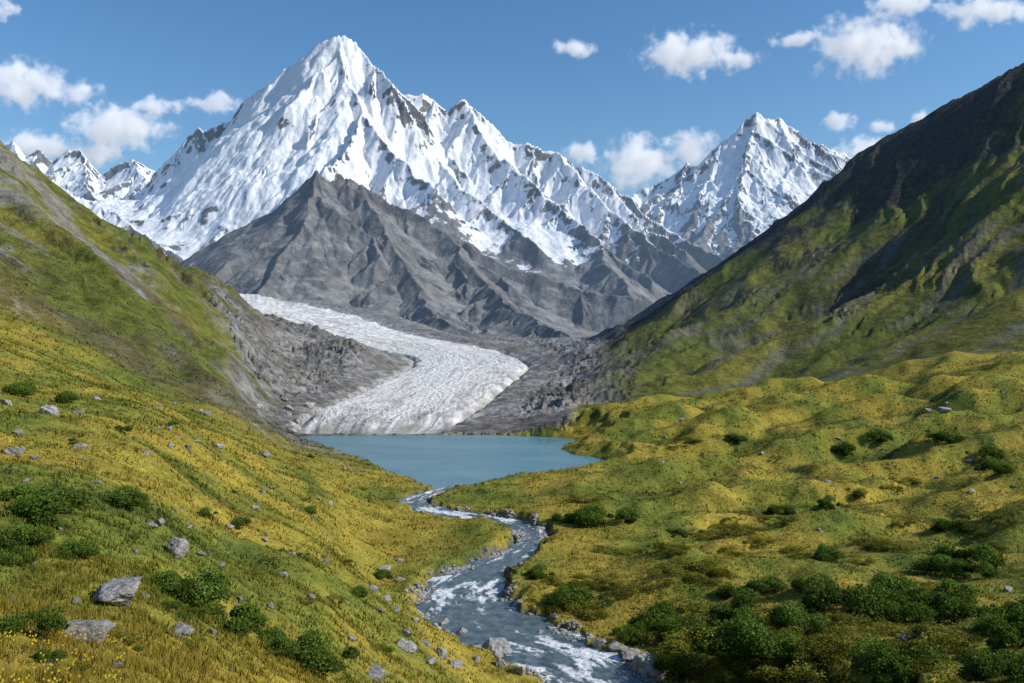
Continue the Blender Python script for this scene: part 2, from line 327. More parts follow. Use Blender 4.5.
# ---------------------------------------------------------------- mountains
def Wp(p): px,py,d=p; return ((px-CX)/F*d,d,ZC-(py-CY)/F*d)
def mountain(name,label,px0,px1,nc,d0,d1,nr,ridges,floorf,er,snowf,rockcol,warp=55,seed=1,step=430,sublen=1000,lowz=(600,1300)):
    pxm=np.linspace(px0,px1,nc); dm=np.exp(np.linspace(math.log(d0),math.log(d1),nr))
    PXm=np.broadcast_to(pxm,(nr,nc)); Dm=np.broadcast_to(dm[:,None],(nr,nc))
    X=(PXm-CX)/F*Dm; Y=Dm.copy()
    wx=X+fbm(X/700,Y/700,4,71)*warp*2+fbm(X/170,Y/170,3,73)*warp*0.5; wy=Y+fbm(X/700,Y/700,4,72)*warp*3
    H=np.full(X.shape,-1e4)
    def seg(a,b,s,R,tail,reach=None):
        if reach:
            y0=min(a[1],b[1])-reach; y1=max(a[1],b[1])+reach
            r0=np.searchsorted(dm,y0); r1=np.searchsorted(dm,y1)
            xa=min(a[0],b[0])-reach; xb=max(a[0],b[0])+reach
            lo=min(xa/y0,xa/y1) if y0>0 else xa/y1; hi=max(xb/y0,xb/y1)
            c0=np.searchsorted(pxm,lo*F+CX); c1=np.searchsorted(pxm,hi*F+CX)
            if r1-r0<2 or c1-c0<2: return
        else: r0,r1,c0,c1=0,nr,0,nc
        qx=wx[r0:r1,c0:c1]; qy=wy[r0:r1,c0:c1]
        dx=b[0]-a[0]; dy=b[1]-a[1]
        t=np.clip(((qx-a[0])*dx+(qy-a[1])*dy)/(dx*dx+dy*dy),0,1)
        dist=np.hypot(qx-a[0]-t*dx,qy-a[1]-t*dy)
        h=a[2]+(b[2]-a[2])*t-(s-tail)*R*(1-np.exp(-dist/R))-tail*dist
        H[r0:r1,c0:c1]=np.maximum(H[r0:r1,c0:c1],h)
    rs=random.Random(seed); nsub=0
    for pts,s,R,tail in ridges:
        P=[Wp(p) for p in pts]
        acc=step*0.5
        for a,b in zip(P[:-1],P[1:]):
            seg(a,b,s,R,tail)
            dx=b[0]-a[0]; dy=b[1]-a[1]; l=math.hypot(dx,dy); pos=acc
            while pos<l:
                t=pos/l; z=a[2]+(b[2]-a[2])*t
                base=floorf(np.array([0.]),np.array([a[1]]))[0]
                for sg in (1,-1):
                    ang=math.atan2(dy,dx)+sg*math.radians(rs.uniform(45,85))
                    x0=a[0]+dx*t; y0=a[1]+dy*t
                    Ls=min(sublen*rs.uniform(.5,1.3),max(200,(z-base)*1.1))
                    if math.sin(ang)>0.5 and s>1: continue
                    p0=(x0,y0,z-10)
                    for i in range(3):
                        ang2=ang+rs.uniform(-.3,.3); ll=Ls/3
                        zc2=p0[2]-ll*min(tail,1.05)*rs.uniform(.75,1.2)*(1.15 if i==0 else 1)
                        p1=(p0[0]+math.cos(ang2)*ll,p0[1]+math.sin(ang2)*ll,zc2)
                        seg(p0,p1,s*1.15,R*.6,tail*1.25,900); nsub+=1
                        if i<2:
                            a3=ang2+rs.choice([-1,1])*math.radians(rs.uniform(35,60)); l3=ll*rs.uniform(.6,1.1)
                            seg(p1,(p1[0]+math.cos(a3)*l3,p1[1]+math.sin(a3)*l3,p1[2]-l3*tail*1.0),s*1.2,R*.5,tail*1.3,600)
                        p0=p1
                pos+=step*rs.uniform(.7,1.3)
            acc=pos-l
    fl=floorf(X,Y)+fbm(X/600,Y/600,4,75)*50*sst(3700,5000,Y)
    k=90.0
    H=np.maximum(H,fl)+k*np.exp(-np.abs(H-fl)/k)*0.35
    g0=gradxy(X,Y,H); hi=0.45+0.55*sst(lowz[0],lowz[1],H)
    H=H+ridged(X/520,Y/520,5,77,.5)*er*0.45*sst(3400,5000,Y)*hi
    H=erode(X,Y,H,380,er*0.34,4,hi,k=1.05,gain=0.47,sat=0.3,branch=0.3,g0=g0)
    H=H+ridged(X/95,Y/95,4,79,.55)*er*0.07*hi
    gx,gy=gradxy(X,Y,H); sl=np.hypot(gx,gy); nz=1/np.sqrt(1+sl*sl)
    B=H.copy()
    for _ in range(5):
        B[1:-1,1:-1]=(B[:-2,1:-1]+B[2:,1:-1]+B[1:-1,:-2]+B[1:-1,2:]+B[1:-1,1:-1]*2)/6
        for _k in range(3): B[4:-4,4:-4]=(B[:-8,4:-4]+B[8:,4:-4]+B[4:-4,:-8]+B[4:-4,8:])/4
    curv=np.clip((B-H)/25.0,-1,1)
    sn=snowf(X,Y,H,nz,curv,PXm)
    me=new_mesh(name,np.stack([X,Y,H],-1),grid_faces(nr,nc),4)
    attr_f(me,'snow',np.clip(sn,-1,1)*0.5+0.5)
    attr_f(me,'scree',sst(0.74,0.86,nz+0.12*fbm(X/150,Y/150,4,88)+0.1*curv)*sst(1500,800,H))
    m,nt=mat_new(name+'_rock_and_snow')
    tc=nt.add('ShaderNodeTexCoord'); ob=tc.outputs['Object']
    sa=nt.add('ShaderNodeAttribute',_attribute_name='snow'); sr=nt.add('ShaderNodeAttribute',_attribute_name='scree')
    n1=nt.noise(ob,0.014,8,.68); n2=nt.noise(ob,0.003,6,.6)
    sx=nt.math('ADD',sa.outputs['Fac'],nt.math('MULTIPLY',nt.math('SUBTRACT',n1,0.5),0.8))
    f=nt.ramp(sx,0.43,0.55)
    rc=nt.mix(nt.ramp(n2,.35,.65),rockcol[0]+(1,),rockcol[1]+(1,))
    rc=nt.mix(nt.math('MULTIPLY',sr.outputs['Fac'],.75),rc,(0.215,0.207,0.196,1))
    rc=nt.mix(1.0,rc,nt.ramp(n1,.3,.7,.6,1.35),'MULTIPLY')
    sc=nt.mix(nt.ramp(n1,.3,.7),(0.68,0.71,0.76,1),(0.82,0.83,0.84,1))
    col=nt.mix(f,rc,sc)
    bs=nt.math('MULTIPLY_ADD',f,-0.45,1.0)
    bs=nt.math('MULTIPLY',bs,nt.math('MULTIPLY_ADD',sr.outputs['Fac'],-0.65,1.0))
    b=nt.add('ShaderNodeBump',Distance=28.0,Height=n1); nt.set(b.inputs['Strength'],bs)
    p=nt.add('ShaderNodeBsdfPrincipled'); nt.set(p.inputs['Base Color'],col); p.inputs['Roughness'].default_value=0.85
    p.inputs['Specular IOR Level'].default_value=0.15; nt.l.new(b.outputs[0],p.inputs['Normal'])
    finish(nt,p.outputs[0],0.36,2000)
    print(name,H.min(),H.max(),nsub,time.time()-T0)
    return add_obj(name,me,m,kind='structure',label=label,category='mountain')
T=0.92
main=[
([(120,200,9700),(145,186,9600),(155,178,9500),(163,168,9450),(172,156,9350),(180,150,9300),(188,138,9300),(198,130,9280),(206,134,9250),(218,128,9250),(226,124,9200),(236,122,9200),(243,108,9180),(252,101,9150)],1.9,350,1.3),
([(252,101,9150),(262,91,9100),(274,88,9050),(284,70,9000),(296,68,9000),(310,50,9000),(325,41,9000),(340,38,9000),(354,43,9000),(362,58,9050),(375,70,9100),(388,90,9200),(404,97,9200),(418,98,9200),(430,103,9200),(444,113,9100),(456,106,9100),(465,102,9100),(478,114,9050),(490,126,9000),(505,141,9000),(516,147,9000),(528,144,8950),(545,153,8900),(556,151,8900),(572,167,8800),(586,172,8700),(600,178,8600),(618,196,8500),(628,199,8400),(640,212,8300),(680,234,8000),(720,258,7600),(770,290,7200)],1.7,350,1.0),
([(312,50,9000),(298,88,8650),(290,122,8300),(278,152,7950),(262,178,7650)],1.5,300,1.1),
([(335,38,9000),(345,82,8500),(362,116,8100),(352,146,7600),(330,174,6800)],1.35,350,.9),
([(362,116,8100),(395,158,7500),(430,193,7000)],1.25,300,.85),
([(430,103,9200),(425,138,8600),(442,166,8100),(468,196,7500),(505,226,7000),(545,250,6600)],1.35,350,.85),
([(465,102,9100),(490,148,8500),(522,178,8000),(560,211,7400),(600,245,6800),(650,280,6200)],1.35,350,.85),
([(556,151,8900),(580,186,8200),(622,220,7600),(672,256,6900),(720,285,6400)],1.35,350,.85),
([(600,178,8600),(640,225,7900),(690,250,7400)],1.3,350,.85),
([(232,122,9200),(222,148,8850),(206,172,8600)],1.8,250,1.3),
([(190,136,9300),(178,162,9050),(164,182,8850)],1.8,250,1.3),
([(262,91,9100),(254,125,8750),(240,154,8500)],1.7,250,1.3),
([(185,288,6200),(218,262,6000),(250,232,5800),(285,200,5700),(303,186,5650),(316,174,5600),(330,187,5650),(350,180,5700),(366,187,5700),(400,209,5600),(450,237,5400),(510,268,5200),(580,290,5000),(650,303,4800)],1.15,300,.66),
([(316,174,5600),(300,225,5050),(268,280,4500),(240,315,3900)],0.95,300,.55),
([(366,187,5700),(392,245,5000),(420,300,4400),(455,330,3700)],0.9,300,.5),
([(450,237,5400),(485,285,4800),(520,315,4200),(560,336,3600)],0.85,300,.45),
([(250,232,5800),(225,270,5300),(200,300,4900),(180,318,4400)],0.9,300,.55),
([(600,245,6800),(620,285,5900),(640,310,5100),(640,332,4200)],0.75,350,.5),
([(130,226,7400),(160,222,7350),(185,216,7300),(205,224,7250),(225,219,7200),(250,232,7000)],1.4,200,1.0),
([(-140,120,7600),(-40,150,7500),(20,168,7500),(60,190,7300),(100,208,7100),(140,236,6800),(180,262,6500),(212,280,6200)],0.9,400,.75),
([(60,190,7300),(90,240,6400),(120,280,5700)],0.8,400,.65)]
def fl_main(X,Y):
    b=np.interp(Y,[3300,3800,4500,5500,6300,6900,7300,8200,8700,9500],[-30,30,75,190,480,820,1000,1260,1450,1550])
    return b*(1-0.8*sst(0.06,0.15,X/Y))
def sn_main(X,Y,H,nz,cv,PXm):
    s=(H-880)/400+(nz-0.68)*2.4+cv*0.30+fbm(X/420,Y/420,5,81,.6)*0.8
    s=np.minimum(s,(nz-0.48)*4.5+cv*0.28+0.40+fbm(X/500,Y/500,5,83,.6)*1.15+sst(1900,3000,H)*0.45)
    s=s-sst(6300,5900,Y)*(1.3)
    return s
RC=((0.108,0.105,0.102),(0.180,0.174,0.167))
mountain('snow_mountain','huge pyramid-shaped snow-covered peak with grey rocky foothills',-150,850,1000,3300,10300,850,main,fl_main,88,sn_main,RC)
right=[
([(560,215,11800),(600,206,11800),(622,204,11900),(635,194,12000),(648,190,12000),(660,180,12000),(674,176,12000),(688,165,12000),(698,170,12000),(706,163,12000),(714,152,12000),(724,143,12000),(732,136,12000),(742,121,12000),(755,115,12000),(766,120,12000),(779,119,12050),(790,130,12050),(800,139,12100),(810,151,12100),(822,147,12100),(832,152,12100),(845,153,12200),(858,164,12200),(870,168,12200),(920,182,12200),(990,190,12200)],1.8,400,.72),
([(755,115,12000),(748,160,11400),(728,195,10800),(705,232,10100),(690,255,9500)],1.35,400,.70),
([(779,119,12050),(795,165,11300),(775,205,10600),(765,240,10000)],1.35,400,.70),
([(688,165,12000),(672,198,11400),(650,225,10800),(640,240,10000),(630,262,9400)],1.3,400,.72),
([(724,143,12000),(704,190,11200),(690,225,10500),(680,248,9800)],1.35,350,.72),
([(635,194,12000),(625,215,11400),(615,240,10700)],1.2,450,.72),
([(748,160,11400),(735,205,10500),(740,240,9900)],1.3,350,.72),
([(822,147,12100),(838,190,11300),(850,220,10600)],1.3,450,.72)]
def sn_r0(X,Y,H,nz,cv,PXm):
    s=(H-1500)/500+(nz-0.62)*2.2+cv*0.5+fbm(X/480,Y/480,5,85,.6)*1.2
    return np.minimum(s,(nz-0.49)*4.5+cv*0.30+0.46+fbm(X/520,Y/520,5,87,.6)*1.15+sst(2300,3100,H)*0.3)
def sn_r(X,Y,H,nz,cv,PXm):
    return sn_r0(X,Y,H,nz,cv,PXm)
mountain('snow_mountain','distant sharp snowy peak with bluish rock faces',555,990,520,8600,13000,430,right,lambda X,Y:np.interp(Y,[8600,10500,12000],[60,350,1100])+0*X,115,sn_r,((0.12,0.118,0.118),(0.20,0.195,0.19)),seed=2,step=480,sublen=1300,lowz=(300,900))
left=[
([(-160,140,11000),(-60,145,11000),(0,152,11000),(14,143,11000),(26,160,11000),(38,150,11000),(50,163,11000),(62,152,11000),(76,150,11000),(88,165,11000),(104,177,11000),(118,168,11000),(132,160,11000),(146,169,11000),(160,176,11000),(200,192,11000)],1.9,300,.85),
([(14,143,11000),(24,185,10400),(40,205,9900)],1.3,400,.75),
([(76,150,11000),(90,190,10300),(110,212,9800)],1.3,400,.75),
([(132,160,11000),(150,195,10300)],1.3,400,.75)]
def sn_l(X,Y,H,nz,cv,PXm):
    return sn_r0(X,Y,H+350,nz,cv,PXm)-0.3
mountain('snow_mountain','row of jagged snow-dusted grey peaks',-160,240,480,9300,11900,330,left,lambda X,Y:np.interp(Y,[9300,11000],[700,1500])+0*X,85,sn_l,((0.12,0.12,0.125),(0.20,0.195,0.19)),seed=3)

# ---------------------------------------------------------------- glacier
nT=240; q=np.linspace(0,len(GC)-1,1600); Gm=crv(gw,q)
tg=np.gradient(Gm[:,:2],axis=0); tg/=np.hypot(tg[:,0],tg[:,1])[:,None]; nrm=np.stack([tg[:,1],-tg[:,0]],1)
s=np.concatenate([[0],np.cumsum(np.hypot(*np.diff(Gm[:,:2],axis=0).T))])
tv=np.linspace(-1,1,nT)
Tm=np.broadcast_to(tv,(len(q),nT)); Sm=np.broadcast_to(s[:,None],Tm.shape); Wm=Gm[:,3][:,None]
edge=1+0.06*fbm(Sm/40,Tm*0+3,4,91)
GX=Gm[:,0][:,None]+nrm[:,0][:,None]*Tm*Wm*edge; GY=Gm[:,1][:,None]+nrm[:,1][:,None]*Tm*Wm*edge
front=sst(0,55,Sm+18*fbm(Tm*4,Sm*0,3,92)-20*np.abs(Tm)**2)
GZ=Gm[:,2][:,None]+Wm*0.03*(1-Tm**2)
sc=Wm/60
wob=0.30*fbm(Sm/160,Tm*1.5,4,97)
rough=ridged(GX/4.5/sc,GY/5.5/sc,4,93,.65)*0.65*sc+ridged((Sm/6+Tm*Tm*6+fbm(Tm*3,Sm/60,3,90)*5)/sc,Tm*6,4,94,.6)*0.55*sc+ridged((Tm+wob)*11,Sm/400,4,95,.55)*0.45*sc+fbm(GX/45/sc,GY/45/sc,4,95,.6)*1.8*sc
GZ=GZ+rough*sst(1.0,0.8,np.abs(Tm))-Wm*0.09*sst(0.80,1.0,np.abs(Tm))
GZ=GZ*front+(-1.5)*(1-front)
me=new_mesh('glacier',np.stack([GX,GY,GZ],-1),grid_faces(len(q),nT)[::-1],4)
dirt=sst(0.68,0.98,np.abs(Tm)+0.3*fbm(Sm/50,Tm*3,4,96))*0.9
dirt=np.maximum(dirt,0.62*sst(0.30,0.75,ridged((Tm+wob)*5,Sm/600,3,98,.6)))
dirt=np.maximum(dirt,sst(120,0,Sm+110*fbm(Tm*4,Sm/40,4,99))*0.85)
attr_f(me,'dirt',dirt); attr_f(me,'relief',rough/sc)
m,nt=mat_new('glacier_ice')
tc=nt.add('ShaderNodeTexCoord'); ob=tc.outputs['Object']
da=nt.add('ShaderNodeAttribute',_attribute_name='dirt'); re=nt.add('ShaderNodeAttribute',_attribute_name='relief')
n1=nt.noise(ob,0.3,7,.72); n2=nt.noise(ob,0.05,5,.65)
ice=nt.mix(nt.ramp(n1,.3,.7),(0.55,0.54,0.52,1),(0.82,0.795,0.75,1))
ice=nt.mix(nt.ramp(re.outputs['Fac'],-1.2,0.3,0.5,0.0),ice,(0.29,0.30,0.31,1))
dx=nt.math('ADD',da.outputs['Fac'],nt.math('MULTIPLY',nt.math('SUBTRACT',n2,.5),1.2))
col=nt.mix(nt.ramp(dx,.3,.95),ice,(0.30,0.28,0.25,1))
b=nt.add('ShaderNodeBump',Strength=0.9,Distance=1.8,Height=n1)
p=nt.add('ShaderNodeBsdfPrincipled'); nt.set(p.inputs['Base Color'],col); p.inputs['Roughness'].default_value=0.7; nt.l.new(b.outputs[0],p.inputs['Normal'])
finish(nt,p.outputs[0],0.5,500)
add_obj('glacier',me,m,kind='structure',label='winding crevassed white glacier with grey debris bands',category='glacier')

# ---------------------------------------------------------------- water
import bmesh
bm=bmesh.new()
LWd=dens(LW,5); n=len(LWd); vs=[]
for i in range(n):
    a=LWd[i-1]; b=LWd[(i+1)%n]; tx=b[0]-a[0]; ty=b[1]-a[1]; l=math.hypot(tx,ty)
    c=LWd[i]
    o=(-ty/l,tx/l)
    if inpoly(np.array([c[0]+o[0]*.5]),np.array([c[1]+o[1]*.5]),LW)[0]: o=(-o[0],-o[1])
    vs.append(bm.verts.new((c[0]+o[0]*4,c[1]+o[1]*4,0)))
bm.faces.new(vs); bmesh.ops.triangulate(bm,faces=bm.faces[:])
me=bpy.data.meshes.new('lake'); bm.to_mesh(me); bm.free()
for poly in me.polygons:
    if poly.normal.z<0: poly.flip()
m,nt=mat_new('glacial_lake_water')
tc=nt.add('ShaderNodeTexCoord'); mp=nt.add('ShaderNodeMapping'); nt.l.new(tc.outputs['Object'],mp.inputs[0]); mp.inputs['Scale'].default_value=(0.6,1.6,1)
n1=nt.noise(mp.outputs[0],0.7,5,.6); n2=nt.noise(mp.outputs[0],0.03,4,.6)
col=nt.mix(nt.ramp(n2,.35,.65),(0.065,0.185,0.225,1),(0.095,0.235,0.27,1))
b=nt.add('ShaderNodeBump',Strength=0.5,Distance=0.25,Height=n1)
p=nt.add('ShaderNodeBsdfPrincipled'); nt.set(p.inputs['Base Color'],col); p.inputs['Roughness'].default_value=0.22; p.inputs['IOR'].default_value=1.33
nt.l.new(b.outputs[0],p.inputs['Normal']); finish(nt,p.outputs[0])
add_obj('lake',me,m,kind='structure',label='turquoise glacial lake below the glacier tongue',category='lake')
# stream
nW=48; wv=np.linspace(-0.2,1.2,nW); NS=1700
idx=np.linspace(0,len(tq)-1,NS); i0=np.clip(idx.astype(int),0,len(tq)-2); fr=(idx-i0)[:,None]
A=(SLs[i0]*(1-fr)+SLs[i0+1]*fr); B=(SRs[i0]*(1-fr)+SRs[i0+1]*fr)
P=A[:,None,:]*(1-wv[None,:,None])+B[:,None,:]*wv[None,:,None]
cen=(A+B)/2; ss=np.concatenate([[0],np.cumsum(np.hypot(*np.diff(cen,axis=0).T))]); wid=np.hypot(*(A-B).T)
S2=np.broadcast_to(ss[:,None],(NS,nW)); W2=np.broadcast_to(wv,(NS,nW))*wid[:,None]
tpar=idx/(len(tq)-1)*(len(SE)-1)
rap=np.interp(tpar,[0,1,2,3,4,5,6,7,8,9,10,11,12,13,14,15,17],[.4,1.1,.9,.8,1.2,1.2,.6,.3,.6,.6,.7,1.25,.5,.6,1.3,.9,.7])[:,None]
rip=fbm(S2/1.6,W2/0.8,4,101,.6)
SZ=0.02+rip*0.14*(.3+rap)+ridged(S2/3.5,W2/2.0,3,103)*0.14*(.2+rap)
foam=sst(0.20,0.80,ridged(S2/8+0.5*fbm(S2/3,W2/2,2,104),W2/0.7,4,105,.65)*0.6+0.85*(rap-0.75)+fbm(S2/7,W2/3,3,106)*1.3)
me=new_mesh('stream',np.concatenate([P,SZ[...,None]],-1),grid_faces(NS,nW),4)
if me.polygons[100].normal.z<0: me.flip_normals()
attr_f(me,'foam',foam)
m,nt=mat_new('stream_water')
tc=nt.add('ShaderNodeTexCoord'); ob=tc.outputs['Object']; fa=nt.add('ShaderNodeAttribute',_attribute_name='foam')
n1=nt.noise(ob,2.2,5,.65); n2=nt.noise(ob,0.6,4,.6)
fx=nt.ramp(nt.math('ADD',fa.outputs['Fac'],nt.math('MULTIPLY',nt.math('SUBTRACT',n1,.5),1.6)),.5,1.2)
wc=nt.mix(nt.ramp(n2,.35,.65),(0.052,0.085,0.098,1),(0.12,0.16,0.175,1))
col=nt.mix(fx,wc,(0.78,0.80,0.82,1))
b=nt.add('ShaderNodeBump',Strength=0.9,Distance=0.18,Height=n1)
p=nt.add('ShaderNodeBsdfPrincipled'); nt.set(p.inputs['Base Color'],col); nt.set(p.inputs['Roughness'],nt.math('MULTIPLY_ADD',fx,0.5,0.15)); p.inputs['IOR'].default_value=1.33
nt.l.new(b.outputs[0],p.inputs['Normal']); finish(nt,p.outputs[0])
add_obj('stream',me,m,kind='structure',label='winding stream with white rapids flowing through meadow',category='stream')

# ---------------------------------------------------------------- sampling helpers
def samp(A,px,d):
    c=(np.asarray(px,float)-pxs[0])/(pxs[1]-pxs[0]); r_=(np.log(np.asarray(d,float))-ld[0])/(ld[1]-ld[0])
    c=np.clip(c,0,NC-1.001); r_=np.clip(r_,0,NR-1.001)
    ci=c.astype(int); ri=r_.astype(int); cf=c-ci; rf=r_-ri
    if A.ndim==3: cf=cf[...,None]; rf=rf[...,None]
    return (A[ri,ci]*(1-cf)+A[ri,ci+1]*cf)*(1-rf)+(A[ri+1,ci]*(1-cf)+A[ri+1,ci+1]*cf)*rf
def place(px,py):
    c=int(round((px-pxs[0])/(pxs[1]-pxs[0]))); k=np.where((PY[:,c]<=py)&(ds>7))[0]
    if len(k)==0: return None
    d=ds[k[0]]; return ((px-CX)/F*d,d,float(Z[k[0],c]),d)

# ---------------------------------------------------------------- grass
def leafmat(name,trans=0.3,up=0.0):
    m,nt=mat_new(name)
    ca=nt.add('ShaderNodeAttribute',_attribute_name='Col')
    col=ca.outputs['Color']
    tc=nt.add('ShaderNodeTexCoord'); n=nt.noise(tc.outputs['Object'],3.0,1,.6)
    col=nt.mix(1.0,col,nt.ramp(n,.3,.7,.85,1.15),'MULTIPLY')
    d=nt.add('ShaderNodeBsdfDiffuse',Color=col); t=nt.add('ShaderNodeBsdfTranslucent',Color=col)
    if up>0:
        g=nt.add('ShaderNodeNewGeometry')
        va=nt.add('ShaderNodeVectorMath',_operation='MULTIPLY_ADD'); nt.l.new(g.outputs['Normal'],va.inputs[0]); va.inputs[1].default_value=(1-up,)*3; va.inputs[2].default_value=(0,0,up)
        vn=nt.add('ShaderNodeVectorMath',_operation='NORMALIZE'); nt.l.new(va.outputs[0],vn.inputs[0])
        nt.l.new(vn.outputs[0],d.inputs['Normal'])
    mx=nt.add('ShaderNodeMixShader'); mx.inputs[0].default_value=trans; nt.l.new(d.outputs[0],mx.inputs[1]); nt.l.new(t.outputs[0],mx.inputs[2])
    finish(nt,mx.outputs[0]); return m
N=560000
gp=rng.uniform(-110,1140,N); gdl=np.where(rng.rand(N)<0.5,rng.uniform(math.log(8),math.log(40),N),rng.uniform(math.log(35),math.log(400),N)); gdd=np.exp(gdl)
bx=(gp-CX)/F*gdd; by=gdd
clump=fbm(bx/1.1,by/1.1,3,112,.6); clump=np.where(gdd>60,fbm(bx/4,by/4,3,113,.6),clump)
gr=samp(GRASS,gp,gdd); pyv=samp(PY,gp,gdd)
keep=(rng.rand(N)<gr*(0.65+0.9*clump))&(pyv<760)
gp=gp[keep]; gdd=gdd[keep]; bx=bx[keep]; by=by[keep]; clump=clump[keep]; N=len(gp)
bz=samp(Z,gp,gdd); bc=samp(C,gp,gdd)
hgt=(0.25+0.0014*gdd)*rng.uniform(0.5,1.35,N)*(0.75+1.4*np.clip(clump,-.4,.8)); wdt=np.maximum(0.014,gdd*0.0009)*rng.uniform(.7,1.4,N)
ang=rng.rand(N)*2*np.pi; la=rng.rand(N)*2*np.pi; lean=hgt*rng.uniform(0.1,0.75,N)
wx=np.cos(ang)*wdt; wy=np.sin(ang)*wdt
V=np.zeros((N,3,3)); base=np.stack([bx,by,bz-0.03],-1)
V[:,0]=base-np.stack([wx,wy,0*wx],-1); V[:,1]=base+np.stack([wx,wy,0*wx],-1)
V[:,2]=base+np.stack([np.cos(la)*lean,np.sin(la)*lean,hgt],-1)
me=new_mesh('grass',V.reshape(-1,3),np.arange(N*3),3,False)
tint=rng.uniform(0.87,1.15,(N,1)); warm=rng.rand(N,1)
cc=bc*tint*np.where(warm<0.22,np.array([[1.15,1.06,1.4]]),np.array([[1.0,1.02,1.0]]))
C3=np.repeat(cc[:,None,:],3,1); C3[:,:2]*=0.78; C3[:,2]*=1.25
attr_col(me,'Col',C3)
add_obj('grass',me,leafmat('grass_blades',0.3,0.7),kind='stuff',label='yellow-green alpine grass covering the meadow',category='grass')

# ---------------------------------------------------------------- shrubs
def shrub_mesh(seed,nl,c1,c2,spread=.62):
    r=np.random.RandomState(seed)
    nlump=14; cen=np.stack([r.uniform(-spread,spread,nlump),r.uniform(-spread,spread,nlump),r.uniform(0.08,.46,nlump)],-1); rad=r.uniform(.16,.40,nlump)
    cen[:,2]*=np.clip(1.2-np.hypot(cen[:,0],cen[:,1]),.25,1)
    li=r.randint(0,nlump,nl); dv=r.normal(size=(nl,3)); dv/=np.linalg.norm(dv,axis=1)[:,None]; dv[:,2]=np.abs(dv[:,2])*1.0-0.15
    rr=rad[li]*r.uniform(.6,1.12,nl)
    pos=cen[li]+dv*rr[:,None]; pos[:,2]=np.maximum(pos[:,2],0.0)
    sz=r.uniform(.016,.038,nl)
    a=r.normal(size=(nl,3)); a/=np.linalg.norm(a,axis=1)[:,None]; b=np.cross(a,dv+r.normal(size=(nl,3))*.6); b/=np.linalg.norm(b,axis=1)[:,None]
    V=np.zeros((nl,4,3)); s=sz[:,None]
    V[:,0]=pos-a*s; V[:,1]=pos+b*s*.6; V[:,2]=pos+a*s; V[:,3]=pos-b*s*.6
    me=new_mesh('shrub',V.reshape(-1,3),np.arange(nl*4),4,False)
    t=r.rand(nl,1); lum=r.uniform(.75,1.3,nlump)[li][:,None]
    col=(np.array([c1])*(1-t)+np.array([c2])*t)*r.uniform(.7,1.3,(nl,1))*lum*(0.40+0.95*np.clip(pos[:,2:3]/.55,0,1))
    attr_col(me,'Col',np.repeat(col[:,None,:],4,1)); return me
smat=leafmat('shrub_leaves',0.3,0.4)
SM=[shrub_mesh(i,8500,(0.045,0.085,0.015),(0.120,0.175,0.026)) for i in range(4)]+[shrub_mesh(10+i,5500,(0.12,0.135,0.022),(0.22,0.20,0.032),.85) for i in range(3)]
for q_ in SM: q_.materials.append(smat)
shr=[(48,512,112,0),(20,500,60,3),(118,502,64,1),(75,556,55,2),(190,600,125,3),(228,624,95,0),(160,588,60,2),(312,662,100,1),(280,655,60,2),(15,545,70,2),(5,560,60,0),(60,672,60,4),(20,632,80,0),(75,555,50,1),
(845,612,120,0),(800,625,90,2),(895,600,90,3),(980,565,90,1),(945,572,60,2),(828,558,50,3),(782,513,36,0),(830,508,30,1),(595,521,60,2),(625,521,40,1),(565,520,30,0),(562,582,45,4),(600,578,45,5),(640,590,60,6),(600,610,60,4),(545,600,40,5),(720,650,110,5),(760,660,110,2),(690,640,80,6),(980,625,100,0),(1010,640,80,1),(930,640,90,5),(870,655,110,4),(700,610,80,6),(655,625,70,0),(630,640,50,1),(1000,470,50,2),(950,440,60,3),(850,452,55,0),(880,440,40,1),(735,440,30,2),(690,440,30,4),(990,455,60,1),(905,480,40,5),(470,560,20,4),(240,527,34,0),(205,515,26,1),(310,512,26,2),(340,560,24,4),(120,430,24,1),(60,400,36,0),(20,392,50,2),(170,425,20,3),(260,575,30,5),(120,640,40,4),(270,640,50,3),(330,600,30,5),(30,585,30,5),(540,575,35,1),(760,540,40,4),(690,530,30,6),(900,520,40,5),(880,545,50,4),(1000,520,50,6),(735,605,60,0),(770,590,50,3),(820,590,60,1),(640,660,60,2),(690,675,80,0),
(780,675,110,0),(830,680,110,5),(900,680,120,1),(960,680,110,4),(1015,680,110,0),(740,625,70,1),(860,630,90,6),(920,615,80,0),(955,600,70,3)]
rs=random.Random(3)
for k in range(80):
    px=rs.uniform(560,1060); py=rs.uniform(530,700) if k%4 else rs.uniform(430,540)
    shr.append((px,py,rs.uniform(36,90)*(py-380)/260,rs.choice([0,1,4,4,4,5,5,5,6,6])))
for k in range(40):
    px=rs.uniform(0,400); py=rs.uniform(420,690); shr.append((px,py,rs.uniform(14,38)*(py-360)/260,rs.choice([1,2,4,5,6])))
cnt=0
for px,py,w,k in shr:
    q_=place(px,py+w*0.08)
    if q_ is None: continue
    x,y,z,d=q_
    if samp(wd,px,d)<0.8: continue
    R=min(w*d/F*0.5,7)
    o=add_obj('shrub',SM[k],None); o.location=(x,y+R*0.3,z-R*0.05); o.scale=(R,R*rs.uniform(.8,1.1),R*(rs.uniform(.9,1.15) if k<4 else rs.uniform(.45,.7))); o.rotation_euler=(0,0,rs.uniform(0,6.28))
    o['label']='dense dark green alpine shrub growing in the meadow' if k<4 else 'low yellow-green shrub growing among the grass'
    o['category']='shrub'; o['group']='shrubs scattered over the meadow'; cnt+=1

